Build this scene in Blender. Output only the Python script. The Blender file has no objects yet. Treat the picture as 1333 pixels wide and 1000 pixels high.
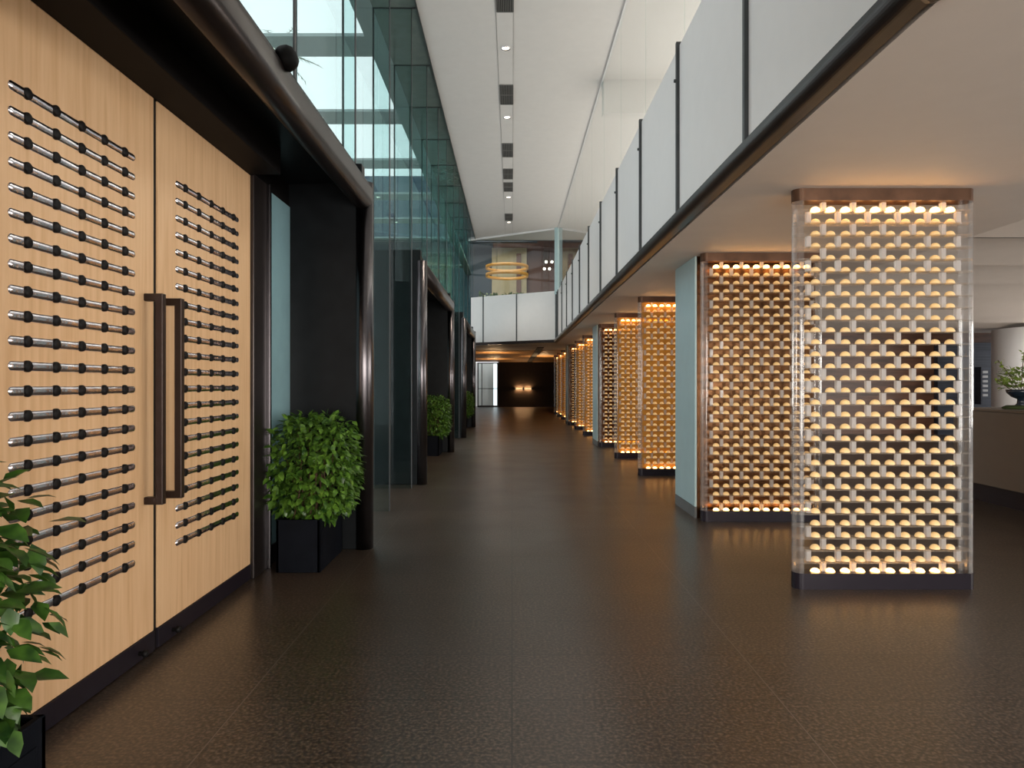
import bpy, bmesh, math, random
from mathutils import Vector, Matrix
R = random.Random(7)
PI = math.pi
scene = bpy.context.scene
COL = scene.collection

# ------------------------------------------------------------------ camera, sky, big lights, exposure
cd = bpy.data.cameras.new('camera'); cam = bpy.data.objects.new('camera', cd); COL.objects.link(cam)
cd.sensor_width = 36.0; cd.lens = 24.0; cd.clip_start = .05; cd.clip_end = 300
cam.location = (0, 0, 1.5); cam.rotation_euler = (PI/2, 0, 0)
scene.camera = cam

w = bpy.data.worlds.new('overcast_sky'); scene.world = w; w.use_nodes = True
bg = w.node_tree.nodes['Background']
bg.inputs['Color'].default_value = (.965, .985, 1.0, 1); bg.inputs['Strength'].default_value = 1.15

def area(name, loc, rot, sx, sy, power, color=(1, 1, 1), portal=False):
    l = bpy.data.lights.new(name, 'AREA'); l.shape = 'RECTANGLE'; l.size = sx; l.size_y = sy
    l.energy = power; l.color = color
    o = bpy.data.objects.new(name, l); COL.objects.link(o); o.location = loc; o.rotation_euler = rot
    if portal: l.cycles.is_portal = True
    return o
# added fill lights, unseen: one behind the viewer, one far right of the lounge
area('rear_fill_light', (2.0, -5.5, 1.6), (PI/2, 0, 0), 9, 2.6, 650, (1, .95, .88))
area('lounge_side_fill', (14.6, 6.0, 1.7), (0, PI/2, 0), 2.2, 14, 600, (1, .94, .86))

area('upper_room_fill', (4.3, 12, 6.86), (0, 0, 0), 1.6, 18, 190, (1, .92, .84))  # added downward fill for the dark upper room, hidden by the balustrade
area('high_ceiling_fill', (4.6, 13.5, 3.5), (PI, 0, 0), 3.6, 20, 330, (1, .93, .88))  # added upward fill that brightens the high ceiling, no fixture modelled
area('restaurant_fill', (0, 29, 9.1), (0, 0, 0), 5, 4, 420, (1, .85, .65))  # added fill over the room beyond the bridge
# daylight guided in through the glazed wall
area('glazing_portal', (-2.05, 13, 5.2), (0, -PI/2, 0), 3.4, 24, 1, portal=True)
area('drum_fill_light', (12.2, 14.6, 2.9), (0, -.5, 0), 1.2, 1.2, 110, (1, .96, .9))  # added fill out of view, brightens the white drum column
scene.cycles.transparent_max_bounces = 64; scene.cycles.max_bounces = 14
vs = scene.view_settings
vs.view_transform = 'Standard'; vs.look = 'None'; vs.gamma = 1; vs.use_curve_mapping = False
vs.exposure = 0.45

# ------------------------------------------------------------------ materials
MATS = {}
def srgb(r, g, b):
    f = lambda c: (c/255/12.92) if c/255 <= .04045 else ((c/255+.055)/1.055)**2.4
    return (f(r), f(g), f(b), 1)
def new_mat(name):
    m = bpy.data.materials.new(name); m.use_nodes = True
    nt = m.node_tree; MATS[name] = m
    return m, nt, nt.nodes['Principled BSDF']
def N(nt, typ, **kw):
    n = nt.nodes.new(typ)
    for k, v in kw.items():
        if k in n.inputs: n.inputs[k].default_value = v
        else: setattr(n, k, v)
    return n
def coords(nt, scale=(1, 1, 1)):
    tc = N(nt, 'ShaderNodeTexCoord'); mp = N(nt, 'ShaderNodeMapping'); mp.inputs['Scale'].default_value = scale
    nt.links.new(tc.outputs['Object'], mp.inputs['Vector']); return mp.outputs['Vector']
def ramp(nt, fac, stops):
    r = N(nt, 'ShaderNodeValToRGB'); e = r.color_ramp.elements
    while len(e) < len(stops): e.new(.5)
    for el, (p, c) in zip(e, stops): el.position = p; el.color = c
    nt.links.new(fac, r.inputs['Fac']); return r.outputs['Color']
def plain(name, col, rough=.5, metal=0.0, spec=.5, var=.06, scale=(3, 3, 3), coat=0.0, bump=0.0):
    m, nt, p = new_mat(name)
    v = coords(nt, scale); no = N(nt, 'ShaderNodeTexNoise', Scale=2.0, Detail=4.0); nt.links.new(v, no.inputs['Vector'])
    lo = tuple(c*(1-var) for c in col[:3])+(1,); hi = tuple(min(1, c*(1+var)) for c in col[:3])+(1,)
    nt.links.new(ramp(nt, no.outputs['Fac'], [(.3, lo), (.7, hi)]), p.inputs['Base Color'])
    p.inputs['Roughness'].default_value = rough; p.inputs['Metallic'].default_value = metal
    p.inputs['Specular IOR Level'].default_value = spec; p.inputs['Coat Weight'].default_value = coat
    if bump:
        b = N(nt, 'ShaderNodeBump', Strength=bump, Distance=.01); nt.links.new(no.outputs['Fac'], b.inputs['Height'])
        nt.links.new(b.outputs['Normal'], p.inputs['Normal'])
    return m
def glow(name, col, strength, base=None):
    m, nt, p = new_mat(name)
    p.inputs['Base Color'].default_value = base or col
    v = coords(nt, (40, 40, 40)); no = N(nt, 'ShaderNodeTexNoise', Scale=1.0); nt.links.new(v, no.inputs['Vector'])
    lo = tuple(c*.8 for c in col[:3])+(1,)
    nt.links.new(ramp(nt, no.outputs['Fac'], [(.35, lo), (.65, col)]), p.inputs['Emission Color'])
    p.inputs['Emission Strength'].default_value = strength; p.inputs['Roughness'].default_value = .3
    return m
def glass(name, tint, ior=1.45, rough=0.0, haze=0.0, hazecol=(.8, .8, .8, 1)):
    m = bpy.data.materials.new(name); m.use_nodes = True; nt = m.node_tree; nt.nodes.clear(); MATS[name] = m
    out = N(nt, 'ShaderNodeOutputMaterial'); tr = N(nt, 'ShaderNodeBsdfTransparent'); tr.inputs['Color'].default_value = tint
    gl = N(nt, 'ShaderNodeBsdfGlossy', Roughness=rough); fr = N(nt, 'ShaderNodeFresnel', IOR=ior)
    mx = N(nt, 'ShaderNodeMixShader')
    ge = N(nt, 'ShaderNodeNewGeometry'); fb = N(nt, 'ShaderNodeMath', operation='SUBTRACT'); fb.inputs[0].default_value = 1
    fm = N(nt, 'ShaderNodeMath', operation='MULTIPLY'); nt.links.new(ge.outputs['Backfacing'], fb.inputs[1])
    nt.links.new(fr.outputs[0], fm.inputs[0]); nt.links.new(fb.outputs[0], fm.inputs[1])
    nt.links.new(fm.outputs[0], mx.inputs[0]); nt.links.new(gl.outputs[0], mx.inputs[2])
    if haze:
        d = N(nt, 'ShaderNodeBsdfDiffuse'); d.inputs['Color'].default_value = hazecol
        tl = N(nt, 'ShaderNodeBsdfTranslucent'); tl.inputs['Color'].default_value = hazecol
        a = N(nt, 'ShaderNodeMixShader', Fac=.5); nt.links.new(d.outputs[0], a.inputs[1]); nt.links.new(tl.outputs[0], a.inputs[2])
        h = N(nt, 'ShaderNodeMixShader', Fac=haze); nt.links.new(tr.outputs[0], h.inputs[1]); nt.links.new(a.outputs[0], h.inputs[2])
        nt.links.new(h.outputs[0], mx.inputs[1])
    else:
        nt.links.new(tr.outputs[0], mx.inputs[1])
    nt.links.new(mx.outputs[0], out.inputs[0]); return m

# floor: dark granular stone slabs, 1.27 x 0.54 m
m, nt, p = new_mat('floor_stone')
v = coords(nt)
br = N(nt, 'ShaderNodeTexBrick', offset=0.0, squash=1.0)
br.inputs['Scale'].default_value = 1; br.inputs['Brick Width'].default_value = 1.27; br.inputs['Row Height'].default_value = .54
br.inputs['Mortar Size'].default_value = .0045; br.inputs['Mortar Smooth'].default_value = .3
br.inputs['Color1'].default_value = (.82, .82, .82, 1); br.inputs['Color2'].default_value = (1, 1, 1, 1); br.inputs['Mortar'].default_value = (.28, .27, .26, 1)
nt.links.new(v, br.inputs['Vector'])
n1 = N(nt, 'ShaderNodeTexNoise', Scale=60.0, Detail=2.0); nt.links.new(v, n1.inputs['Vector'])
n2 = N(nt, 'ShaderNodeTexNoise', Scale=1.3, Detail=3.0); nt.links.new(v, n2.inputs['Vector'])
c1 = ramp(nt, n1.outputs['Fac'], [(.33, (.014, .009, .006, 1)), (.5, (.052, .035, .023, 1)), (.72, (.16, .115, .08, 1))])
mu = N(nt, 'ShaderNodeMix', data_type='RGBA', blend_type='MULTIPLY'); mu.inputs[0].default_value = 1
nt.links.new(c1, mu.inputs[6]); nt.links.new(br.outputs['Color'], mu.inputs[7]); sx = N(nt, 'ShaderNodeSeparateXYZ'); nt.links.new(v, sx.inputs[0])
def mth(op, a, b=None):
    q = N(nt, 'ShaderNodeMath', operation=op); nt.links.new(a, q.inputs[0])
    if b is not None: q.inputs[1].default_value = b
    return q.outputs[0]
ln = mth('LESS_THAN', mth('ABSOLUTE', mth('SUBTRACT', mth('ABSOLUTE', sx.outputs['X']), 1.27)), .003)   # pale joints of the two long seams
mj = N(nt, 'ShaderNodeMix', data_type='RGBA'); nt.links.new(ln, mj.inputs[0]); nt.links.new(mu.outputs[2], mj.inputs[6]); mj.inputs[7].default_value = (.13, .105, .085, 1)
nt.links.new(mj.outputs[2], p.inputs['Base Color'])
rr = N(nt, 'ShaderNodeMapRange'); rr.inputs['From Min'].default_value = .3; rr.inputs['From Max'].default_value = .7
rr.inputs['To Min'].default_value = .285; rr.inputs['To Max'].default_value = .345; rr.clamp = True
nt.links.new(n2.outputs['Fac'], rr.inputs['Value']); nt.links.new(rr.outputs['Result'], p.inputs['Roughness'])
bp = N(nt, 'ShaderNodeBump', Strength=.05, Distance=.02); nt.links.new(n2.outputs['Fac'], bp.inputs['Height']); nt.links.new(bp.outputs['Normal'], p.inputs['Normal'])
p.inputs['Specular IOR Level'].default_value = 1.0

# light maple veneer, upright grain
m, nt, p = new_mat('maple')
v = coords(nt, (14, 14, .7)); n1 = N(nt, 'ShaderNodeTexNoise', Scale=2.2, Detail=6.0, Distortion=.4); nt.links.new(v, n1.inputs['Vector'])
nt.links.new(ramp(nt, n1.outputs['Fac'], [(.3, (.60, .36, .185, 1)), (.5, (.68, .43, .235, 1)), (.72, (.73, .48, .275, 1))]), p.inputs['Base Color'])
p.inputs['Roughness'].default_value = .42; p.inputs['Specular IOR Level'].default_value = .3

plain('white_paint', (.80, .765, .745, 1), .7, var=.015)
plain('soffit_paint', (.66, .58, .515, 1), .6, var=.015)
plain('panel_white', (.84, .83, .82, 1), .38, var=.012)
plain('charcoal_metal', (.020, .020, .022, 1), .38, metal=.3, var=.15)
plain('black_wall', (.008, .009, .010, 1), .33, spec=.12, var=.2)
plain('bronze_steel', (.115, .105, .11, 1), .27, metal=1, var=.1, scale=(30, 30, .4))
plain('dark_bronze', (.035, .027, .025, 1), .3, metal=.6, var=.15)
plain('post_grey', (.075, .08, .082, 1), .4, metal=.6)
plain('handle_bronze', (.035, .021, .016, 1), .38, metal=.6)
plain('chrome', (.74, .71, .78, 1), .16, metal=1, var=.35, scale=(4, 4, 4), bump=.6)
plain('black_rubber', (.006, .005, .005, 1), .55, spec=.2)
plain('matte_black', (.006, .005, .005, 1), .6, spec=.12)
plain('blue_panel', (.42, .57, .59, 1), .28, var=.03)
plain('teal_sidelight', (.24, .40, .44, 1), .2, var=.04)
plain('grey_plinth', (.13, .135, .135, 1), .45)
plain('copper_core', (.085, .038, .015, 1), .25, metal=.9, var=.45, scale=(3, 3, 9))
plain('base_metal', (.018, .014, .020, 1), .3, metal=.3, spec=.3)
plain('cap_bronze', (.12, .065, .04, 1), .35, metal=.7, var=.3)
plain('planter_black', (.006, .007, .010, 1), .6, spec=.04, var=.2)
plain('soil', (.02, .013, .008, 1), .95, bump=.5, scale=(30, 30, 30))
plain('bark', (.09, .05, .025, 1), .8)
plain('vent_metal', (.30, .29, .28, 1), .5, metal=.4)
plain('vent_dark', (.03, .03, .03, 1), .7)
plain('counter_taupe', (.135, .108, .085, 1), .5, var=.04)
plain('end_wall_brown', (.030, .024, .020, 1), .5, spec=.1)
plain('stone_dark', (.05, .055, .075, 1), .5, var=.3, scale=(.3, .3, 14))
plain('walnut', (.12, .05, .025, 1), .4, var=.45, scale=(.6, .6, 5))
plain('wood_slat', (.42, .235, .085, 1), .5, var=.2, scale=(1, 6, 1))
plain('canopy_grey', (.30, .345, .345, 1), .6, var=.05)
plain('green_soffit', (.13, .155, .14, 1), .12, var=.1, coat=.5)
plain('navy', (.025, .055, .10, 1), .5)
plain('cream', (.52, .46, .32, 1), .6)
plain('mauve', (.17, .085, .075, 1), .5)
plain('rust', (.28, .10, .03, 1), .5, var=.3)
plain('bowl_glaze', (.012, .02, .032, 1), .2)
plain('moss', (.05, .075, .02, 1), .9, bump=.6, scale=(40, 40, 40))
plain('ground', (.35, .36, .35, 1), .8)
for nm, lo, hi in (('leaf', (.016, .055, .008, 1), (.125, .25, .028, 1)), ('leaf_dark', (.012, .042, .008, 1), (.065, .15, .02, 1)), ('leaf_lime', (.09, .17, .02, 1), (.28, .36, .07, 1))):
    m, nt, p = new_mat(nm)
    v = coords(nt, (9, 9, 9)); n1 = N(nt, 'ShaderNodeTexNoise', Scale=2.0, Detail=2.0); nt.links.new(v, n1.inputs['Vector'])
    nt.links.new(ramp(nt, n1.outputs['Fac'], [(.32, lo), (.68, hi)]), p.inputs['Base Color']); p.inputs['Roughness'].default_value = .36
    p.inputs['Specular IOR Level'].default_value = .45
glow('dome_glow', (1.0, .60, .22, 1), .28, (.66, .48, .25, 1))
glow('dome_lamp', (1.0, .50, .15, 1), 8.5, (.9, .7, .4, 1))
glow('lamp_warm', (1.0, .62, .28, 1), 6)
glow('lamp_white', (1.0, .88, .7, 1), 6)
glow('amber_ring', (1.0, .46, .06, 1), .22, (.30, .14, .03, 1))
glow('line_light', (.86, .95, 1, 1), .95)
glow('daylight_glow', (.85, .93, 1, 1), 1.2)
glass('clear_pane', (.93, .97, .96, 1))
glass('curtain_glass', (.968, .985, .984, 1), 1.5)
glass('fin_glass', (.86, .945, .94, 1), 1.5)
glass('screen_glass', (.97, .95, .92, 1), 1.04, haze=.15, hazecol=(.95, .90, .84, 1))
glass('shell_glass', (.93, .93, .93, 1), 1.7, .06, haze=.06, hazecol=(.85, .85, .88, 1))
glass('block_glass', (.88, .88, .89, 1), 1.5, .05, haze=.42, hazecol=(.92, .90, .89, 1))
glass('amber_glow_haze', (.90, .70, .36, 1), 1.3, .1, haze=.5, hazecol=(.85, .52, .15, 1))
glass('smoke_glass', (.80, .86, .87, 1), 1.5)

# ------------------------------------------------------------------ mesh helpers
class MB:
    def __init__(s): s.v = []; s.f = []; s.sm = []
    def add(s, vs_, fs, smooth=False):
        b = len(s.v); s.v += [tuple(a) for a in vs_]
        for f in fs: s.f.append(tuple(i+b for i in f)); s.sm.append(smooth)
        return s
    def box(s, x0, x1, y0, y1, z0, z1):
        return s.add([(x0,y0,z0),(x1,y0,z0),(x1,y1,z0),(x0,y1,z0),(x0,y0,z1),(x1,y0,z1),(x1,y1,z1),(x0,y1,z1)],
                     [(0,3,2,1),(4,5,6,7),(0,1,5,4),(1,2,6,5),(2,3,7,6),(3,0,4,7)])
    def quad(s, a, b, c, d): return s.add([a, b, c, d], [(0, 1, 2, 3)])
    def extrude(s, pts, fn0, fn1, smooth=False):
        n = len(pts); s.add([fn0(*q) for q in pts]+[fn1(*q) for q in pts],
            [(i, (i+1) % n, n+(i+1) % n, n+i) for i in range(n)], smooth)
        b = len(s.v)-2*n
        s.f += [tuple(b+i for i in reversed(range(n))), tuple(b+n+i for i in range(n))]; s.sm += [False, False]
        return s
    def tube(s, path, r, n=8, caps=True):
        path = [Vector(q) for q in path]; rings = []
        rr_ = r if isinstance(r, (list, tuple)) else [r]*len(path)
        for i, q in enumerate(path):
            d = (path[min(i+1, len(path)-1)]-path[max(i-1, 0)]).normalized()
            u = d.cross(Vector((0, 0, 1))); u = u if u.length > 1e-3 else Vector((1, 0, 0)); u.normalize(); w_ = d.cross(u)
            rings.append([q+(u*math.cos(2*PI*k/n)+w_*math.sin(2*PI*k/n))*rr_[i] for k in range(n)])
        s.add([p_ for r_ in rings for p_ in r_], [(i*n+k, i*n+(k+1) % n, (i+1)*n+(k+1) % n, (i+1)*n+k) for i in range(len(path)-1) for k in range(n)], True)
        if caps:
            b = len(s.v)-n*len(path); s.f += [tuple(b+k for k in reversed(range(n))), tuple(b+n*(len(path)-1)+k for k in range(n))]; s.sm += [False, False]
        return s
    def lathe(s, prof, n=24, c=(0, 0, 0), axis='z'):
        def P(r, h, a):
            x, y = r*math.cos(a), r*math.sin(a)
            return {'z': (c[0]+x, c[1]+y, c[2]+h), 'x': (c[0]+h, c[1]+x, c[2]+y), 'y': (c[0]+x, c[1]+h, c[2]+y)}[axis]
        k = len(prof)
        s.add([P(r, h, 2*PI*j/n) for r, h in prof for j in range(n)], [(i*n+j, i*n+(j+1) % n, (i+1)*n+(j+1) % n, (i+1)*n+j) for i in range(k-1) for j in range(n)], True)
        return s
    def mesh(s, name):
        me = bpy.data.meshes.new(name); me.from_pydata(s.v, [], s.f)
        me.polygons.foreach_set('use_smooth', s.sm); me.update()
        return me
    def build(s, name, mat, parent=None, bevel=0, loc=None, label=None):
        me = s.mesh(name)
        b = bmesh.new(); b.from_mesh(me); bmesh.ops.recalc_face_normals(b, faces=b.faces)
        b.to_mesh(me); b.free()
        me.materials.append(MATS[mat])
        o = bpy.data.objects.new(name, me); COL.objects.link(o)
        if parent: o.parent = parent
        if loc: o.location = loc
        if label: o['label'] = label
        if bevel:
            bv = o.modifiers.new('bevel', 'BEVEL'); bv.width = bevel; bv.segments = 2; bv.limit_method = 'ANGLE'
        return o
def tag(o, label, cat, group=None, kind=None):
    o['label'] = label; o['category'] = cat
    if group: o['group'] = group
    if kind: o['kind'] = kind
    return o
def thing(name, label, cat, loc=(0, 0, 0), group=None, kind=None, rz=0):
    o = bpy.data.objects.new(name, None); COL.objects.link(o); o.location = loc; o.rotation_euler = (0, 0, rz); o.empty_display_size = .1
    return tag(o, label, cat, group, kind)
def struct(o): o['kind'] = 'structure'; return o
def inst(src, name, parent, loc):
    c = src.copy(); c.name = name; COL.objects.link(c); c.parent = parent; c.location = loc; return c
def copy_tree(o, parent=None):
    c = o.copy(); COL.objects.link(c)
    if parent: c.parent = parent
    for ch in list(o.children): copy_tree(ch, c)
    return c
def B(*a): return MB().box(*a)

XL, XR, ZC, ZS = -1.36, 1.56, 6.9, 2.93          # atrium sides, high ceiling, low soffit
P0, PITCH, HALF = 3.83, 8.8, 2.5                 # portal centre, rhythm, half width

# ------------------------------------------------------------------ large structure
struct(B(-2.6, 16, -6, 46, -.1, 0).build('floor', 'floor_stone'))
struct(B(-16, -2.6, -6, 60, -.12, -.02).build('floor', 'ground'))['label'] = 'pale outdoor ground beyond the glazed wall'
struct(B(XL, 7, 2.45, 25.6, ZC, ZC+.15).build('ceiling', 'white_paint'))
# low soffit: over the lounge and front, then beyond the bridge
struct(B(XR+.03, 4.45, 2.5, 24, ZS, ZS+.17).build('ceiling', 'soffit_paint'))
struct(B(-2.6, 4.45, -6, 2.5, ZS, ZS+.17).build('ceiling', 'soffit_paint'))
sl = MB(); A, Bp = (XR+.03, 23.6), (-1.6, 25.35)
sl.extrude([A, (4.45, 23.6), (4.45, 29.3), (-2.6, 29.3), (-2.6, 25.95)], lambda x, y: (x, y, ZS+.03), lambda x, y: (x, y, ZS+.09))
struct(sl.build('ceiling', 'soffit_paint'))
c = struct(B(-2.6, 4.45, 29.3, 45, ZS+.12, ZS+.2).build('ceiling', 'soffit_paint'))
k = MB()
for i in range(20):
    y = 29.4+i*.76
    k.box(-2.4, .98, y, y+.52, ZS, ZS+.11); k.box(1.3, 4.4, y, y+.52, ZS, ZS+.11)
k.build('wood_slats', 'wood_slat', c)
B(1.0, 1.26, 27, 44.3, ZS+.0, ZS+.115).build('slot_diffuser', 'vent_dark', c)
struct(B(-.9, 4.45, 44.5, 44.7, 0, ZS+.2).build('wall_far', 'end_wall_brown'))
struct(B(-2.75, -2.55, 23.9, 45, 0, ZS+.2).build('wall_left', 'black_wall'))
struct(B(4.45, 4.6, 34.5, 45, 0, ZS+.2).build('wall_right', 'walnut'))
struct(B(-2.75, 1.5, 2.3, 2.42, ZS+.17, ZC+.15).build('wall_front', 'white_paint'))
struct(B(1.5, 7, 2.3, 2.42, ZS+.17, ZC+.15).build('wall_front', 'white_paint'))
struct(B(6.8, 7, 2.4, 34, ZS+.17, 9).build('wall_right', 'white_paint'))
struct(B(XR+.062, 6.8, 12.1, 12.3, 6.3, ZC).build('wall_bulkhead', 'white_paint'))
struct(B(XR+.1, 7, 2.5, 34, ZS+.17, ZS+.3).build('floor', 'counter_taupe'))
# glazed door at the far end
d = struct(MB().box(-2.25, -2.18, 44.4, 44.55, 0, 2.9).box(-.97, -.9, 44.4, 44.55, 0, 2.9).box(-2.18, -.97, 44.4, 44.55, 2.83, 2.9).box(-2.18, -.97, 44.4, 44.55, 0, .1).box(-1.99, -1.94, 44.4, 44.55, .1, 2.83).build('door_3', 'charcoal_metal'))
B(-2.18, -.97, 44.45, 44.47, .1, 2.83).build('pane', 'clear_pane', d)
B(-2.18, -.97, 44.36, 44.40, 1.18, 1.22).build('push_bar', 'charcoal_metal', d)
struct(B(-2.55, -1.25, 46.0, 46.1, 0, 2.95).build('wall_vestibule', 'panel_white'))
B(-1.21, -.9, 46.0, 46.1, .05, 2.83)
o = B(-1.24, -.96, 46.02, 46.06, .12, 2.80).build('daylight_glow_strip', 'daylight_glow'); tag(o, 'tall glowing strip standing in for daylight behind the far glazed door', 'daylight glow panel')  # emission stands in for daylight beyond the door

# ------------------------------------------------------------------ portals with maple doors
def bull(x, z, r=.075, hz=.125, hx=.075, n=6):
    pts = []
    for cx, cz, a0 in ((x+hx-r, z+hz-r, 0), (x-hx+r, z+hz-r, PI/2), (x-hx+r, z-hz+r, PI), (x+hx-r, z-hz+r, 1.5*PI)):
        for i in range(n+1):
            a = a0+PI/2*i/n; pts.append((cx+r*math.cos(a), cz+r*math.sin(a)))
    return pts
def portal(i, label):
    yc = P0+PITCH*i; y0, y1 = yc-HALF, yc+HALF
    t = thing('portal_frame', label, 'door frame', (-1.6, yc, 0), 'dark portals along the glazed wall')
    off = lambda mb: mb
    def b(mb, name, mat, **kw):
        mb.v = [(x+1.6, y-yc, z) for x, y, z in mb.v]; return mb.build(name, mat, t, **kw)
    b(B(-2.3, -1.36, y0+.02, y0+.15, 0, 3.5), 'jamb', 'black_wall', bevel=.01)
    b(B(-2.3, -1.36, y1-.15, y1-.02, 0, 3.5), 'jamb', 'black_wall', bevel=.01)
    b(B(-2.3, -1.42, y0+.15, y1-.15, 3.31, 3.5), 'head', 'black_wall')
    for yy in (y0+.085, y1-.085):
        mb = MB(); mb.extrude(bull(-1.355, yy, .08, .085, .085, 8), lambda x, y: (x, y, 0), lambda x, y: (x, y, 3.335), True); b(mb, 'post', 'bronze_steel')
    mb = MB(); mb.extrude(bull(-1.36, 3.215, .085, .125, .09, 8), lambda x, z: (x, y0+.12, z), lambda x, z: (x, y1-.12, z), True); b(mb, 'bullnose', 'dark_bronze')
    b(B(-2.2, -2.02, y0+.15, y1-.15, 3.11, 3.31), 'transom', 'matte_black')
    for s in (-1, 1):
        ya, yb = sorted((yc+s*1.42, yc+s*1.70)); b(B(-2.12, -1.985, ya, yb, 0, 3.12), 'door_frame', 'dark_bronze', bevel=.006)
        ya, yb = sorted((yc+s*1.70, yc+s*1.74)); b(B(-2.12, -1.96, ya, yb, 0, 3.12), 'edge_strip', 'bronze_steel', bevel=.004)
        ya, yb = sorted((yc+s*1.74, yc+s*2.35)); b(B(-2.05, -2.01, ya, yb, .16, 3.10), 'sidelight', 'teal_sidelight', label='pale teal glass sidelight')
        b(B(-2.06, -2.0, ya, yb, 0, .16), 'sill', 'charcoal_metal')
    b(B(-2.01, -1.767, yc-1.39, yc+1.39, 3.10, 3.31), 'operator_box', 'matte_black', bevel=.006)
    b(B(-2.06, -2.02, yc-.01, yc+.05, 0, 3.11), 'gap_shade_strip', 'black_rubber')  # black strip stands in for the shade in the gap between leaves
    b(B(-2.12, -2.105, yc-1.42, yc+1.42, 0, 3.11), 'backing', 'matte_black')  # added unseen sheet, stops outside light leaking in under the doors
    if i: b(B(-2.10, -2.02, yc-1.42, yc+1.42, 0, 3.11), 'door_panel', 'maple')
    return t
portal(0, 'nearest dark steel portal framing the tall wooden double doors')
portal(1, 'second dark portal along the glass wall, beyond the glass fin on the floor')
portal(2, 'farthest dark portal, by the bridge at the end of the glass wall')

RQ = .0195
def leaf(name, s, label):
    """maple leaf; s = -1 near leaf, +1 far leaf"""
    ya, yb = (P0-1.385, P0) if s < 0 else (P0+.042, P0+1.415)
    r = thing(name, label, 'door', (-2.01, (ya+yb)/2, 0), None, 'structure'); yc = (ya+yb)/2; h = (yb-ya)/2
    B(-.06, 0, -h, h, .118, 3.105).build('panel', 'maple', r, bevel=.003)
    B(-.06, .006, -h, h, .005, .116).build('kick_plate', 'base_metal', r, bevel=.003)
    e = h if s < 0 else -h
    hy = -s*(h-.085)
    mb = MB(); q = .0205
    mb.box(.062, .103, hy-q, hy+q, .84, 1.995)
    mb.box(0, .07, hy-q, hy+q, .84, .881); mb.box(0, .07, hy-q, hy+q, 1.954, 1.995)
    mb.build('pull_handle', 'handle_bronze', r, bevel=.004)
    fy = -s*(h-.16)
    MB().lathe([(0, .05), (.018, .048), (.02, .03), (.012, .02), (.012, 0)], 12, (0.004, fy, .05), 'x').build('foot_bolt', 'black_rubber', r)
    y0 = (2.72 if s < 0 else 4.075)-yc; L = .915 if s < 0 else .935
    ds = [2.823, 3.0, 3.178, 3.355, 3.532] if s < 0 else [4.185, 4.366, 4.548, 4.73, 4.912]
    pts = [(y0+RQ+RQ*math.cos(a), RQ*math.sin(a)) for a in [PI/2+PI*i/8 for i in range(9)]] + [(y0+L-RQ+RQ*math.cos(a), RQ*math.sin(a)) for a in [-PI/2+PI*i/8 for i in range(9)]]
    rod = MB()
    n = 7   # half-round glass-like rod set in its slot, ends rounded
    rings = []
    ys = [y0+RQ*(1-math.cos(PI/2*i/4)) for i in range(5)] + [y0+L-RQ*(1-math.cos(PI/2*(4-i)/4)) for i in range(5)]
    rs = [RQ*math.sin(PI/2*i/4)+.0005 for i in range(5)] + [RQ*math.sin(PI/2*(4-i)/4)+.0005 for i in range(5)]
    V = [(.0005+.5*rr_*math.cos(-PI/2+PI*k_/n), yy, rr_*math.sin(-PI/2+PI*k_/n)) for yy, rr_ in zip(ys, rs) for k_ in range(n+1)]
    rod.add(V, [(i*(n+1)+k_, i*(n+1)+k_+1, (i+1)*(n+1)+k_+1, (i+1)*(n+1)+k_) for i in range(9) for k_ in range(n)], True)
    ro = rod.build('inlay_rod', 'chrome', r)
    so = MB().lathe([(.0, .0155), (.021, .0155), (.0245, .012), (.0245, 0)], 16, (0, 0, 0), 'x').build('stud', 'black_rubber', ro)
    so.location = (0, ds[0]-yc, 0)
    ro.location = (0, 0, .548)
    for yy in ds[1:]: inst(so, 'stud', ro, (0, yy-yc, 0))
    for k_ in range(1, 22):
        rk = inst(ro, 'inlay_rod', r, (0, 0, .548+k_*.1025))
        for yy in ds: inst(so, 'stud', rk, (0, yy-yc, 0))
    return r
leaf('door_1', -1, 'nearer light maple door leaf with rows of black studs')
leaf('door_2', 1, 'farther light maple door leaf, next to the bronze frame and clipped shrub')
o = MB().lathe([(.0, -.03), (.06, -.03), (.07, -.01), (.07, .01), (.062, .04), (.04, .062), (0, .07)], 24).build('door_sensor', 'black_rubber', None, loc=(-1.27, P0, 3.325))
o.rotation_euler = (0, math.radians(65), 0); tag(o, 'small black dome sensor on the steel edge above the doors', 'sensor')

# ------------------------------------------------------------------ left glazing
win = struct(thing('window_1', 'tall pale green curtain wall of glass along the left side', 'window', (-1.99, 0, 0)))
GY = [2.76+1.76*i for i in range(14)]
def z_at(y):
    for i in range(3):
        if P0+PITCH*i-HALF-.03 <= y <= P0+PITCH*i+HALF+.03: return 3.5
    return 0
edges = sorted(set(GY+[P0+PITCH*i+s*HALF for i in range(3) for s in (-1, 1)]))
for a, b_ in zip(edges, edges[1:]):
    z = z_at((a+b_)/2); B(-.008, .008, a+.008, b_-.008, z+.01, ZC-.02).build('pane', 'curtain_glass', win)
for y in GY: B(-.012, .012, y-.008, y+.008, z_at(y)+.005, ZC-.01).build('joint', 'post_grey', win)
fins = ['nearest glass fin, high above the wooden doors', 'glass fin above the far edge of the nearest portal', 'tall glass fin standing on the floor just past the nearest steel post',
        'tall glass fin on the floor, touching the second portal']
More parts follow.
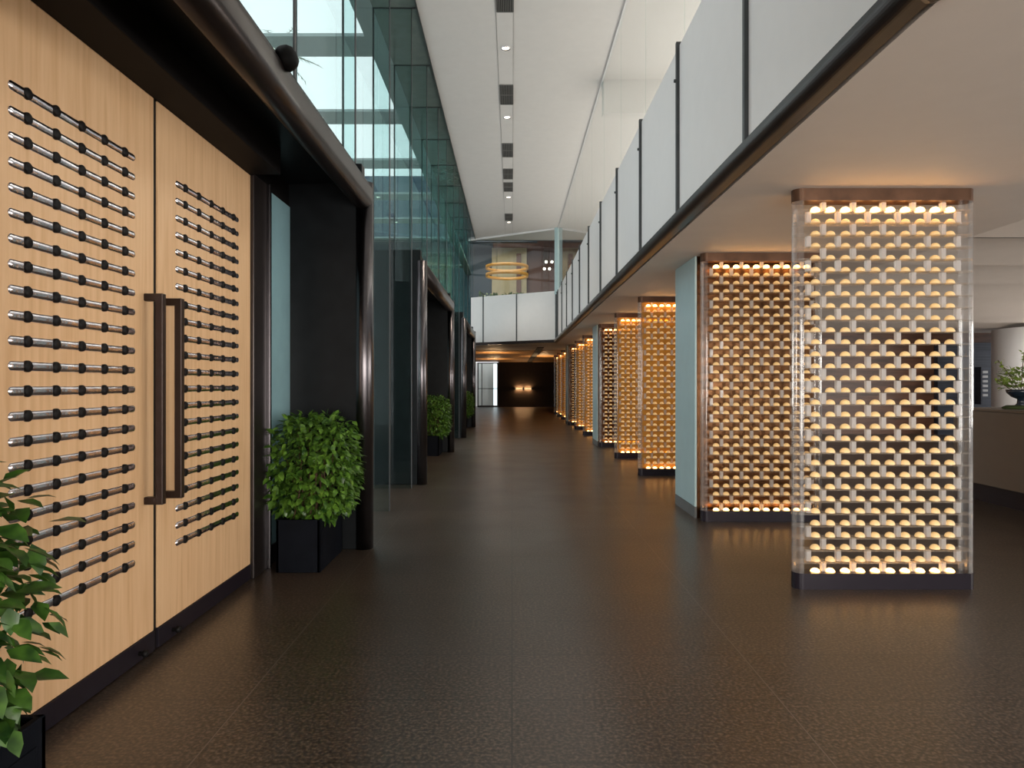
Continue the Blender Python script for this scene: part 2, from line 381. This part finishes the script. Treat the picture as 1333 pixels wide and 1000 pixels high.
for i, y in enumerate(GY):
    if y < 4: continue
    z = z_at(y)
    o = B(-1.975, -1.445, y-.011, y+.011, z+.002, ZC-.012).build('glass_fin', 'fin_glass')
    j = i-1
    lab = fins[j] if j < 4 else ['first', 'second', 'third'][(j-4) % 5]+(' glass fin over the second portal, counted from its near side' if j < 7 else ' glass fin over the farthest portal, counted from its near side') if (j-4) % 5 < 3 else \
        (['nearer', 'farther'][(j-7) % 5]+' glass fin standing between the second and farthest portals') if j < 9 else 'last glass fin beside the far bridge'
    tag(o, lab, 'glass fin', 'glass fins of the left glazed wall')
    B(-1.447, -1.435, y-.013, y+.013, z+.002, ZC-.012).build('edge_strip', 'post_grey', o)
s = struct(B(-2.0, XL, 2.45, 26, ZC, ZC+.1).build('trim_1', 'green_soffit'))
k = MB()
for y in GY: k.box(-2.0, XL, y-.012, y+.012, ZC-.012, ZC+.001)
k.box(XL-.012, XL+.004, 2.45, 25.5, ZC-.03, ZC+.001); k.build('seam', 'post_grey', s)
# open canopy outside, beams with sky between
cn = thing('canopy', 'grey open-beam canopy outside the glazed wall', 'canopy', (0, 0, 0))
B(-2.29, -2.0, 0, 50, ZC, ZC+.05).build('edge_beam', 'canopy_grey', cn)
for i in range(-2, 12):
    y = 10.6+2.93*i; B(-9, -2.29, y, y+.66, ZC, ZC+.05).build('beam', 'canopy_grey', cn)
B(-9.3, -9, 0, 50, ZC, ZC+.05).build('edge_beam', 'canopy_grey', cn)
for y in (2, 20, 38): B(-9.25, -9.05, y-.1, y+.1, -.02, ZC).build('post', 'canopy_grey', cn)
pt = thing('palm_tree', 'palm fronds glimpsed through the high glass above the doors', 'palm', (-5.55, 16, 0))
MB().tube([(0, 0, -.02), (.1, .1, 5), (0, 0, 9.15)], [.16, .12, .09], 10).build('trunk', 'bark', pt)
k = MB()
for i in range(22):
    a = 2*PI*i/22+R.random()*.2; el = R.uniform(.05, 1.2); L = R.uniform(.8, 1.05)
    dx, dy = math.cos(a), math.sin(a); prev = None
    for q in range(9):
        u = q/8; px = (dx*u*L*math.cos(el*.7), dy*u*L*math.cos(el*.7), 9.15+u*L*math.sin(el)-u*u*.35)
        if q > 2:
            for sg in (-1, 1):
                tip = (px[0]+dx*.16-sg*dy*.14, px[1]+dy*.16+sg*dx*.14, px[2]-.04)
                k.add([px, (px[0]+dx*.03, px[1]+dy*.03, px[2]), tip], [(0, 1, 2)])
        if prev: k.tube([prev, px], .008, 4, False)
        prev = px
k.build('fronds', 'leaf_dark', pt)

# ------------------------------------------------------------------ right balustrade, edge beam, upper glass
prof = [(1.44, 3.012)]+[(1.50-.06*math.cos(a), 2.985-.06*math.sin(a)) for a in [PI/2*i/8 for i in range(9)]]+[(1.56, 2.925), (1.56, 3.10), (1.52, 3.09)]
tr = struct(MB().extrude(prof, lambda x, z: (x, 2.5, z), lambda x, z: (x, 23.55, z), False).build('trim_2', 'dark_bronze'))
tr['label'] = 'dark bronze rounded edge beam under the white balustrade'
q = MB().box(-4.2, .0, -.14, 0, 2.912, 3.10).build('return_edge', 'dark_bronze', tr, bevel=.03)
q.location = (1.56, 2.575, 0); q.rotation_euler = (0, 0, math.radians(38))
ang = math.atan2(25.35-23.55, -2.99); Lc = math.hypot(1.8, 2.99)
tr3 = struct(MB().box(0, Lc, -.02, .10, 2.93, 3.03).build('trim_3', 'dark_bronze')); tr3.location = (XR, 23.55, 0); tr3.rotation_euler = (0, 0, ang)
bal = thing('balustrade', 'long run of white balustrade panels above the right-hand bronze beam', 'balustrade', (XR, 0, 0))
PY = [2.64]+[4.52+1.855*i for i in range(11)]
PY = [y for y in PY if y < 23.5]+[23.55]
for a, b_ in zip(PY, PY[1:]): B(0, .03, a+.012, b_-.012, 3.10, 4.66).build('panel', 'panel_white', bal, bevel=.004)
for y in PY[1:]:
    q = B(-.03, .032, y-.02, y+.02, 3.09, 4.69).build('post', 'post_grey', bal, bevel=.003)
    MB().lathe([(0, -.05), (.016, -.048), (.016, 0)], 10, (0, y+.0, 4.33), 'x').build('knob', 'post_grey', q)
win2 = struct(thing('window_2', 'clear frameless glass above the right balustrade', 'window', (XR+.045, 0, 0)))
for a, b_ in zip(PY, PY[1:]): B(0, .012, a+.006, b_-.006, 4.3, ZC-.005).build('pane', 'clear_pane', win2)
B(-.01, .03, 2.5, 23.6, ZC-.035, ZC-.001).build('head_channel', 'panel_white', win2)
bal2 = thing('balustrade', 'short angled white balustrade of the bridge at the far end', 'balustrade', (XR, 23.6, 0), rz=ang)
for k_ in range(3):
    a, b_ = [0.06, 1.62, 3.05][k_], [1.60, 3.03, 3.6][k_]
    B(a, b_, -.03, .03, 3.03, 4.72).build('panel', 'panel_white', bal2, bevel=.004)
for a in (.03, 1.61, 3.04): B(a-.02, a+.02, -.035, .05, 3.03, 4.72).build('post', 'post_grey', bal2)
win3 = struct(thing('window_3', 'greenish glass screen above the far bridge', 'window', (XR, 23.6, 0), rz=ang))
for a, b_ in ((.07, 1.75), (1.76, 3.7)): B(a, b_, -.01, .01, 4.70, ZC-.06).build('pane', 'smoke_glass', win3)
B(0, 3.7, -.03, .03, ZC-.06, ZC+.1).build('head_channel', 'panel_white', win3)
B(-.06, .07, -.06, .06, 4.6, ZC).build('corner_post', 'blue_panel', win3)

# ------------------------------------------------------------------ restaurant beyond the bridge
struct(B(-6, 7, 25.8, 34.2, ZS+.2, ZS+.34).build('floor', 'counter_taupe'))
struct(B(-6, 7, 34, 34.2, 3.2, 9.2).build('wall_far', 'mauve'))
struct(B(-6, -.95, 33.8, 33.98, 3.2, 9.2).build('wall_far', 'navy'))
struct(B(-6.2, -6, 25, 34, 3.2, 9.2).build('wall_left', 'navy'))
struct(B(-6, 7, 25.7, 34.2, 9.2, 9.3).build('ceiling', 'cream'))
struct(B(-6, 7, 25.6, 25.75, ZC+.0, 9.3).build('wall_bulkhead', 'navy'))
struct(B(-2.0, 1.2, 32.4, 32.7, 8.25, 8.55).build('trim_4', 'navy'))
struct(B(-.99, .72, 33.6, 33.79, 3.2, 8.2).build('wall_cream', 'cream'))
struct(B(.22, .45, 33.5, 33.6, 4.4, 7.9).build('trim_5', 'mauve'))
struct(B(.85, 3.4, 28, 33, 8.7, 8.8).build('trim_6', 'rust'))
o = thing('ring_pendant', 'amber lamp of two stacked rings hanging in the room beyond the bridge', 'pendant lamp', (-.22, 30, 6.27))
for dz in (0, .35): MB().lathe([(.86, dz-.05), (.94, dz-.07), (.94, dz+.07), (.86, dz+.05), (.86, dz-.05)], 40).build('ring', 'amber_ring', o)
k = MB()
for a in (0, 2.09, 4.19): k.tube([(.9*math.cos(a), .9*math.sin(a), .0), (.9*math.cos(a), .9*math.sin(a), 9.2-6.27)], .006, 5)
k.build('cables', 'vent_dark', o)
for (px, py), lab in zip(((711, 341), (718.5, 341), (708.7, 350), (715.3, 350)), ('upper left of four small globe lamps beyond the bridge', 'upper right of four small globe lamps beyond the bridge', 'lower left of four small globe lamps beyond the bridge', 'lower right of four small globe lamps beyond the bridge')):
    y = 29.; o = thing('globe_lamp', lab, 'pendant lamp', ((px-666.5)*y/889, y, 1.5-(py-500)*y/889), 'globe lamps beyond the bridge')
    MB().lathe([(0, -.06), (.04, -.045), (.06, 0), (.04, .045), (0, .06)], 14).build('globe', 'lamp_white', o)
    MB().tube([(0, 0, .055), (0, 0, 9.2-o.location.z)], .006, 5).build('cable', 'vent_dark', o)
def leafs(mb, n, posf, size, rnd, droop=.4):
    for _ in range(n):
        p_, out = posf(rnd); p_ = Vector(p_); out = Vector(out)
        d = (out+Vector((rnd.uniform(-.7, .7), rnd.uniform(-.7, .7), rnd.uniform(-.6, .5)-droop))).normalized()
        u = d.cross(Vector((rnd.uniform(-.4, .4), rnd.uniform(-.4, .4), 1))).normalized(); nn = u.cross(d)
        L = size*rnd.uniform(.7, 1.25); W = L*rnd.uniform(.24, .31); f = L*.08
        a = p_; mb.add([a, a+d*L*.35+u*W+nn*f, a+d*L*.7+u*W*.72+nn*f*.6, a+d*L-nn*f, a+d*L*.7-u*W*.72+nn*f*.6, a+d*L*.35-u*W+nn*f, a+d*L*.35, a+d*L*.7],
            [(0, 6, 1), (1, 6, 7, 2), (2, 7, 3), (0, 5, 6), (5, 4, 7, 6), (4, 3, 7)], True)
for x, wd, lab in ((-.95, .42, 'leafy plant trough behind the bridge glass, by the blue wall'), (.08, .42, 'leafy plant trough behind the bridge glass, under the ring lamps'), (1.12, .42, 'leafy plant trough behind the bridge glass, by the corner post')):
    o = thing('plant_trough', lab, 'plant', (x, 26.6, ZS+.34), 'plant troughs behind the bridge glass')
    B(-wd, wd, -.15, .15, 0, 1.1).build('trough', 'charcoal_metal', o)
    k = MB(); leafs(k, 160, lambda r: ((r.uniform(-wd, wd), r.uniform(-.15, .15), 1.1+r.uniform(0, .6)), (0, 0, 1)), .16, R, 0); k.build('foliage', 'leaf', o)

# ------------------------------------------------------------------ high ceiling fittings
cs = struct(B(-.232, .017, 6, 24.5, ZC-.004, ZC).build('trim_7', 'white_paint'))
k = MB().box(-.236, -.232, 6, 24.5, ZC-.006, ZC).box(.017, .021, 6, 24.5, ZC-.006, ZC); k.build('seam', 'vent_metal', cs)
vl = ['nearest', 'second', 'third', 'fourth', 'fifth', 'farthest']
for (a, b_), nm in zip(((9.15, 9.88), (12.3, 13.15), (15.3, 16.2), (17.1, 17.95), (18.25, 19.1), (21.6, 22.5)), vl):
    o = thing('ceiling_vent', nm+' of the dark square grilles in the high white ceiling', 'vent', (-.10, (a+b_)/2, ZC-.004), 'grilles in the high ceiling')
    h = (b_-a)/2; wv = .115
    B(-wv, wv, -h, h, -.004, 0).build('backing', 'vent_dark', o)
    MB().box(-wv-.012, -wv, -h, h, -.014, 0).box(wv, wv+.012, -h, h, -.014, 0).box(-wv, wv, -h-.012, -h, -.014, 0).box(-wv, wv, h, h+.012, -.014, 0).build('frame', 'vent_metal', o)
    k = MB()
    for q in range(9): k.box(-wv+.012+q*.0255, -wv+.021+q*.0255, -h, h, -.012, -.003)
    k.box(-wv, wv, -.008, .008, -.013, -.003); k.build('grille', 'vent_metal', o)
for y, nm in ((10.96, 'nearest recessed downlight in the high ceiling'), (13.8, 'second recessed downlight in the high ceiling'), (19.7, 'third recessed downlight in the high ceiling, past the fifth grille'), (22.75, 'farthest recessed downlight in the high ceiling')):
    o = thing('downlight', nm, 'ceiling light', (-.10, y, ZC-.004), 'downlights in the high ceiling')
    MB().lathe([(.075, 0), (.075, -.012), (.06, -.012), (.055, -.002)], 20).build('trim_ring', 'chrome', o)
    MB().lathe([(0, -.006), (.055, -.004), (.055, 0)], 20).build('lamp', 'lamp_white', o)
    l = bpy.data.lights.new('downlight_beam', 'SPOT'); l.energy = 110; l.spot_size = 1.3; l.spot_blend = .6; l.color = (1, .86, .7); l.shadow_soft_size = .06
    lo = bpy.data.objects.new('downlight_beam', l); COL.objects.link(lo); lo.parent = o; lo.location = (0, 0, -.05)

o = thing('downlight', 'small bright ceiling lamp in the slatted ceiling near the far glazed door', 'ceiling light', (-1.0, 37, ZS))
MB().lathe([(.07, 0), (.07, -.012), (.055, -.012), (.05, -.002)], 20).build('trim_ring', 'chrome', o)
MB().lathe([(0, -.006), (.05, -.004), (.05, 0)], 20).build('lamp', 'lamp_warm', o)
for x_, y_ in ((-.8, 31), (1.6, 35), (-1.0, 39)):
    l = bpy.data.lights.new('slat_fill_light', 'AREA'); l.size = .5; l.energy = 26; l.color = (1, .62, .3)  # added upward fill without fixture, warms the slatted ceiling
    lo = bpy.data.objects.new('slat_fill_light', l); COL.objects.link(lo); lo.location = (x_, y_, 2.2); lo.rotation_euler = (PI, 0, 0)

# ------------------------------------------------------------------ glowing glass screens
SW, SD, SX = 1.325, .13, 2.7325
def stadium(hw, hd, r, n=6):
    pts = []
    for cx, cy, a0 in ((hw-r, hd-r, 0), (-hw+r, hd-r, PI/2), (-hw+r, -hd+r, PI), (hw-r, -hd+r, 1.5*PI)):
        for i in range(n+1): a = a0+PI/2*i/n; pts.append((cx+r*math.cos(a), cy+r*math.sin(a)))
    return pts
def slab(hw, hd, r, z0, z1): return MB().extrude(stadium(hw, hd, r), lambda x, y: (x, y, z0), lambda x, y: (x, y, z1), False)
def dome(mb, c, r=.035):
    mb.lathe([(r, 0), (r*.97, r*.32), (r*.78, r*.68), (r*.42, r*.92), (0, r)], 12, c); mb.lathe([(0, 0), (r, 0)], 12, c); return mb
ROWZ = [.105]+[.193+.089*k_ for k_ in range(30)]
DX = [-SW/2+.17+.1105*j for j in range(10)]
AX = [-SW/2+.117+.2206*j for j in range(6)]; BX = [-SW/2+.228+.2206*j for j in range(5)]
protos = {}
def screen(y, label, detail, amber=False):
    t = thing('glass_screen', label, 'screen', (SX, y+SD/2, 0), 'glowing glass screens along the walkway')
    fresh = not protos
    def P(key, fn, name, mat, loc=(0, 0, 0), parent=t, label=None):
        if key in protos:
            o = bpy.data.objects.new(name, protos[key]); COL.objects.link(o); o.parent = parent; o.location = loc
        else:
            o = fn().build(name, mat, parent, loc=loc); protos[key] = o.data
        if label: o['label'] = label
        return o
    hw, hd = SW/2, SD/2
    P('base', lambda: slab(hw, hd, .06, 0, .116), 'base', 'base_metal', label='dark metal base')
    P('cap', lambda: slab(hw, hd, .06, 2.84, ZS), 'cap', 'cap_bronze', label='dark bronze cap')
    for z in ROWZ[1:]: P('shelf', lambda: slab(hw-.002, hd-.002, .058, -.006, 0), 'glass_shelf', 'screen_glass', (0, 0, z))
    def shell(s_):
        m_ = MB(); n = 12; rr_ = .06
        V = []
        for z in (.116, 2.84):
            for i in range(n+1):
                a = -PI/2+PI*i/n; V.append((s_*(hw-rr_+(rr_+.001)*math.cos(a)), (hd+.001)*math.sin(a), z))
            for i in range(n+1):
                a = PI/2-PI*i/n; V.append((s_*(hw-rr_+(rr_-.005)*math.cos(a)), (hd-.005)*math.sin(a), z))
        q = 2*(n+1); m_.add(V, [(i, (i+1) % q, q+(i+1) % q, q+i) for i in range(q)], True); return m_
    P('shell_l', lambda: shell(-1), 'end_glass', 'shell_glass'); P('shell_r', lambda: shell(1), 'end_glass', 'shell_glass')
    if amber: P('amber', lambda: B(-hw+.06, hw-.06, .038, .044, .118, 2.838), 'glow_pane', 'amber_glow_haze', label='added amber pane imitating a golden glow')  # pane added so its amber haze imitates a golden glow between domes
    D = [(x, z, ri) for ri, z in enumerate(ROWZ) for x in DX]
    S = [(x, z, (ROWZ[ri+1]-z-.006) if ri < 30 else .064) for ri, z in enumerate(ROWZ) for x in (BX if ri % 2 == 0 else AX)]
    lampd = [q for q in D if q[2] in (0, 30)]; mid = [q for q in D if q[2] not in (0, 30)]
    def domes(L):
        m_ = MB()
        for x, z, _ in L: dome(m_, (x, 0, z+.001))
        return m_
    def blocks(L):
        m_ = MB()
        for x, z, h in L: m_.box(x-.016, x+.016, -.018, .018, z+(.013 if z < .11 else .0015), z+h)
        return m_
    for q in (0, 30):
        if detail:
            for x, z, _ in [e for e in lampd if e[2] == q]: P('lamp1', lambda: dome(MB(), (0, 0, .001)), 'lit_dome', 'dome_lamp', (x, 0, z))
        else: P(('lamps', q), lambda: domes([e for e in lampd if e[2] == q]), 'lit_domes', 'dome_lamp')['kind'] = 'stuff'
    if detail:
        ind = [q for q in mid if 11 <= q[2] <= 20]; rest = [q for q in mid if not 11 <= q[2] <= 20]
        for x, z, _ in ind: P('dome1', lambda: dome(MB(), (0, 0, 0.001)), 'glass_dome', 'dome_glow', (x, 0, z))
        P('dome_rest', lambda: domes(rest), 'glass_domes', 'dome_glow')['kind'] = 'stuff'
        inb = [q for q in S if .9 < q[1] < 2.5 and q[1] > .19][:100]; restb = [q for q in S if q not in inb]
        for x, z, h in inb: P('block1', lambda: B(-.016, .016, -.018, .018, .0015, .083), 'glass_block', 'block_glass', (x, 0, z))
        P('block_rest', lambda: blocks(restb), 'glass_blocks', 'block_glass')['kind'] = 'stuff'
    else:
        P('dome_all', lambda: domes(mid), 'glass_domes', 'dome_glow')['kind'] = 'stuff'
        P('block_all', lambda: blocks(S), 'glass_blocks', 'block_glass')['kind'] = 'stuff'
    return t
SCR = [(4.98, 'nearest and largest glowing glass screen, the counter showing to its right', 1), (7.43, 'copper-toned glowing glass screen against the nearest pale blue pillar, second from the front', 1),
       (11.16, 'third glowing glass screen from the front, first past the nearest blue pillar', 1), (13.75, 'fourth glowing glass screen from the front, second past the nearest blue pillar', 1), (16.2, 'fifth glowing glass screen, dark, against the second blue pillar', 1),
       (19.96, 'sixth glowing glass screen, first past the second blue pillar', 0), (22.5, 'seventh glowing glass screen, second past the second blue pillar', 0), (25.0, 'eighth glowing glass screen, against the third blue pillar', 0),
       (28.8, 'ninth glowing glass screen, first past the third blue pillar', 0), (31.3, 'tenth glowing glass screen, second past the third blue pillar', 0), (33.8, 'farthest glowing glass screen at the dark end wall', 0)]
for i, a in enumerate(SCR): screen(*a, amber=i in (2, 3, 5, 6, 8, 9))
for y, lab in ((7.64, 'nearest pillar, its side clad in pale blue glass'), (16.42, 'second pillar with pale blue side, beyond four glowing screens'), (25.22, 'third and farthest pillar with pale blue side')):
    t = thing('pillar', lab, 'pillar', (SX, y, 0), 'pillars with pale blue sides', 'structure')
    B(-SW/2+.0, SW/2, 0, .91, .0, ZS).build('core', 'copper_core', t)
    B(-SW/2-.025, -SW/2-.001, .0, .91, .125, ZS).build('side_panel', 'blue_panel', t, bevel=.004)
    B(-SW/2-.027, -SW/2-.001, .0, .91, 0, .122).build('skirting', 'grey_plinth', t)

# ------------------------------------------------------------------ lounge on the right
pc = struct(thing('ceiling', 'pleated taupe ceiling over the lounge', 'ceiling', (0, 0, 0)))
k = MB(); yy = 5.2; i = 0
while yy < 21:
    y1 = yy+1.55
    zt = [(ZS+.28, ZS+.04), (ZS+.28, ZS+.04)]
    k.add([(4.45, yy, ZS+.30), (16, yy, ZS+.30), (16, y1, ZS+.02), (4.45, y1, ZS+.02)], [(0, 1, 2, 3)])
    k.add([(4.45, y1, ZS+.02), (16, y1, ZS+.02), (16, y1+.02, ZS+.30), (4.45, y1+.02, ZS+.30)], [(0, 1, 2, 3)])
    yy = y1+.02
k.build('pleats', 'soffit_paint', pc)
struct(B(4.45, 16, -6, 5.2, ZS, ZS+.17).build('ceiling', 'soffit_paint'))
struct(B(4.45, 16, 5.2, 45, ZS+.32, ZS+.4).build('ceiling', 'soffit_paint'))
struct(B(4.45, 16, 20.4, 20.6, 0, ZS+.32).build('wall_lounge', 'walnut'))
struct(B(12.6, 16, 20.2, 20.38, 0, 2.72).build('wall_lounge', 'stone_dark'))
t = thing('column_drum', 'broad white round column behind the reception counter', 'column', (14.0, 17.6, 0))
MB().lathe([(1.35, 0), (1.35, ZS+.0)], 64).build('shaft', 'panel_white', t)
k = MB()
for q in range(26):
    a = math.atan2(-.95, -.93); z = .2+q*.1
    k.box(1.352*math.cos(a)-.03, 1.352*math.cos(a)+.03, 1.352*math.sin(a)-.012, 1.352*math.sin(a)+.01, z, z+.02)
k.build('slot', 'vent_dark', t)
ct = thing('reception_counter', 'taupe reception counter behind the nearest glass screen', 'counter', (5.88, 5.5, 0))
B(0, 1.0, 0, 3.6, .24, 1.16).build('body', 'counter_taupe', ct, bevel=.01)
B(-.01, 1.01, -.01, 3.61, 1.16, 1.19).build('worktop', 'counter_taupe', ct, bevel=.006)
B(.14, .9, .1, 3.42, 0, .24).build('plinth', 'base_metal', ct)
pl = thing('footed_bowl_plant', 'leafy arrangement in a dark footed bowl on the counter', 'plant', (6.28, 8.42, 1.191))
MB().lathe([(0, .0), (.19, .0), (.20, .02), (.15, .045), (.0, .05)], 28).build('saucer', 'moss', pl, label='mossy saucer')
MB().lathe([(.0, .04), (.07, .04), (.045, .07), (.04, .12), (.10, .15), (.15, .20), (.16, .24), (.14, .24), (.1, .19), (0, .18)], 28).build('bowl', 'bowl_glaze', pl, label='black glazed bowl')
k = MB(); st = MB()
def sp(r):
    a = r.uniform(0, 2*PI); rad = .2*math.sqrt(r.random()); z = .24+r.random()*.24
    return (rad*math.cos(a), rad*math.sin(a), z), (math.cos(a), math.sin(a), .4)
leafs(k, 260, sp, .07, R, .0)
for (dx, dy, dz) in ((-.30, -.02, .60), (-.26, .03, .42), (.02, -.02, .70), (-.33, -.05, .36), (.18, 0, .55)):
    st.tube([(0, 0, .2), (dx*.5, dy*.5, dz*.7), (dx, dy, dz)], .005, 5)
    leafs(k, 36, lambda r: ((dx*(u := r.uniform(.45, 1))+r.uniform(-.03, .03), dy*u+r.uniform(-.03, .03), .2+(dz-.2)*u+r.uniform(-.02, .02)), (0, 0, .3)), .045, R, .0)
k.build('foliage', 'leaf_lime', pl); st.build('stems', 'bark', pl)
t = thing('wall_shelf_rack', 'small stack of white ledges on the dark stone wall, behind the nearest screen', 'shelf', (13.80, 19.9, 0))
k = B(-.13, -.1, 0, .28, .9, 2.0).build('upright', 'stone_dark', t)
for q in range(6): B(-.075, .075, 0, .25, 1.14+q*.135, 1.21+q*.135).build('ledge', 'panel_white', t)

# ------------------------------------------------------------------ wall lamps at the far end
for x, lab in ((.46, 'left of the two glowing wall lamps on the dark end wall'), (1.03, 'right of the two glowing wall lamps on the dark end wall')):
    t = thing('wall_lamp', lab, 'wall lamp', (x, 44.5, 1.2), 'wall lamps on the end wall')
    B(-.26, .26, -.10, -.04, -.03, .03).build('bar', 'charcoal_metal', t); B(-.04, .04, -.06, 0, -.04, .04).build('bracket', 'charcoal_metal', t)
    for zz, rx in ((.06, PI), (-.06, 0)):
        l = bpy.data.lights.new('wall_wash', 'AREA'); l.shape = 'RECTANGLE'; l.size = .42; l.size_y = .03; l.energy = 9; l.color = (1, .55, .25)
        lo = bpy.data.objects.new('wall_wash', l); COL.objects.link(lo); lo.parent = t; lo.location = (0, -.06, zz); lo.rotation_euler = (rx, 0, 0)
    B(-.22, .22, -.08, -.045, .031, .04).build('lamp', 'lamp_warm', t); B(-.22, .22, -.08, -.045, -.04, -.031).build('lamp', 'lamp_warm', t)

# ------------------------------------------------------------------ planters
def shrub(name, label, y0, y1, seed, n, size, x0, x1, z0, z1, ext, leafmat, loose):
    rnd = random.Random(seed); cy = (y0+y1)/2; cx = -1.70
    t = thing(name, label, 'plant', (cx, cy, 0), 'clipped shrubs in black planter boxes')
    hx, hy, zt = .175, (y1-y0)/2, .42
    k = MB().box(-hx, hx, -hy, -hy+.025, 0, zt).box(-hx, hx, hy-.025, hy, 0, zt).box(-hx, -hx+.025, -hy, hy, 0, zt).box(hx-.025, hx, -hy, hy, 0, zt).box(-hx+.02, hx-.02, -hy+.02, hy-.02, 0, .03)
    pb = k.build('planter_box', 'planter_black', t, bevel=.005)
    MB().box(hx, hx+.006, -hy+.05, hy-.05, .13, .34).build('side_panel', 'planter_black', pb, bevel=.003)
    B(-hx+.026, hx-.026, -hy+.026, hy-.026, .3, .36).build('soil', 'soil', t)
    st = MB()
    for _ in range(22):
        bx, by = rnd.uniform(-.1, .1), rnd.uniform(-hy*.7, hy*.7)
        tx, ty = bx+rnd.uniform(-.15, .15), by+rnd.uniform(-.12, .12)
        st.tube([(bx, by, .34), ((bx+tx)/2+.02, (by+ty)/2, .6), (tx, ty, rnd.uniform(.8, z1-.08))], [.008, .006, .003], 5)
    st.build('stems', 'bark', t)
    k = MB(); mx, my, mz = (x1-x0)/2, hy+ext, (z1-z0)/2; ox, oz = (x0+x1)/2-cx, (z0+z1)/2
    def pos(r):
        while True:
            u = Vector((r.uniform(-1, 1), r.uniform(-1, 1), r.uniform(-1, 1)))
            q = (abs(u.x)**4+abs(u.y)**4+abs(u.z)**4)**.25
            if q < 1 and (q > .72 or r.random() < .25):
                bulge = 1+loose*(.14*math.sin(u.z*7+u.y*4)+.10*math.sin(u.y*9+u.z*3))
                wv = .93 if u.z < -.6 else 1
                pp = Vector((u.x*mx*bulge*wv+ox, u.y*my*wv, u.z*mz+oz-.03*(u.x*u.x+u.y*u.y)))
                return pp, Vector((u.x**3, u.y**3, u.z**3*.6))
    leafs(k, n, pos, size, rnd)
    k.build('foliage', leafmat, t)
    return t
a = shrub('potted_shrub', 'clipped green shrub in a black box beside the far end of the wooden doors', 5.42, 6.13, 3, 2600, .072, -2.0, -1.33, .38, 1.25, .02, 'leaf', .35)
shrub('potted_shrub', 'loose leafy shrub in a black box at the near end of the wooden doors', 1.52, 2.235, 5, 1100, .095, -2.0, -1.44, .44, 1.27, -.02, 'leaf_dark', .9)
for i, lab in ((1, 'clipped green shrub in a black box inside the second portal'), (2, 'clipped green shrub in a black box inside the farthest portal')):
    c = copy_tree(a); c.location.y += PITCH*i; c['label'] = lab
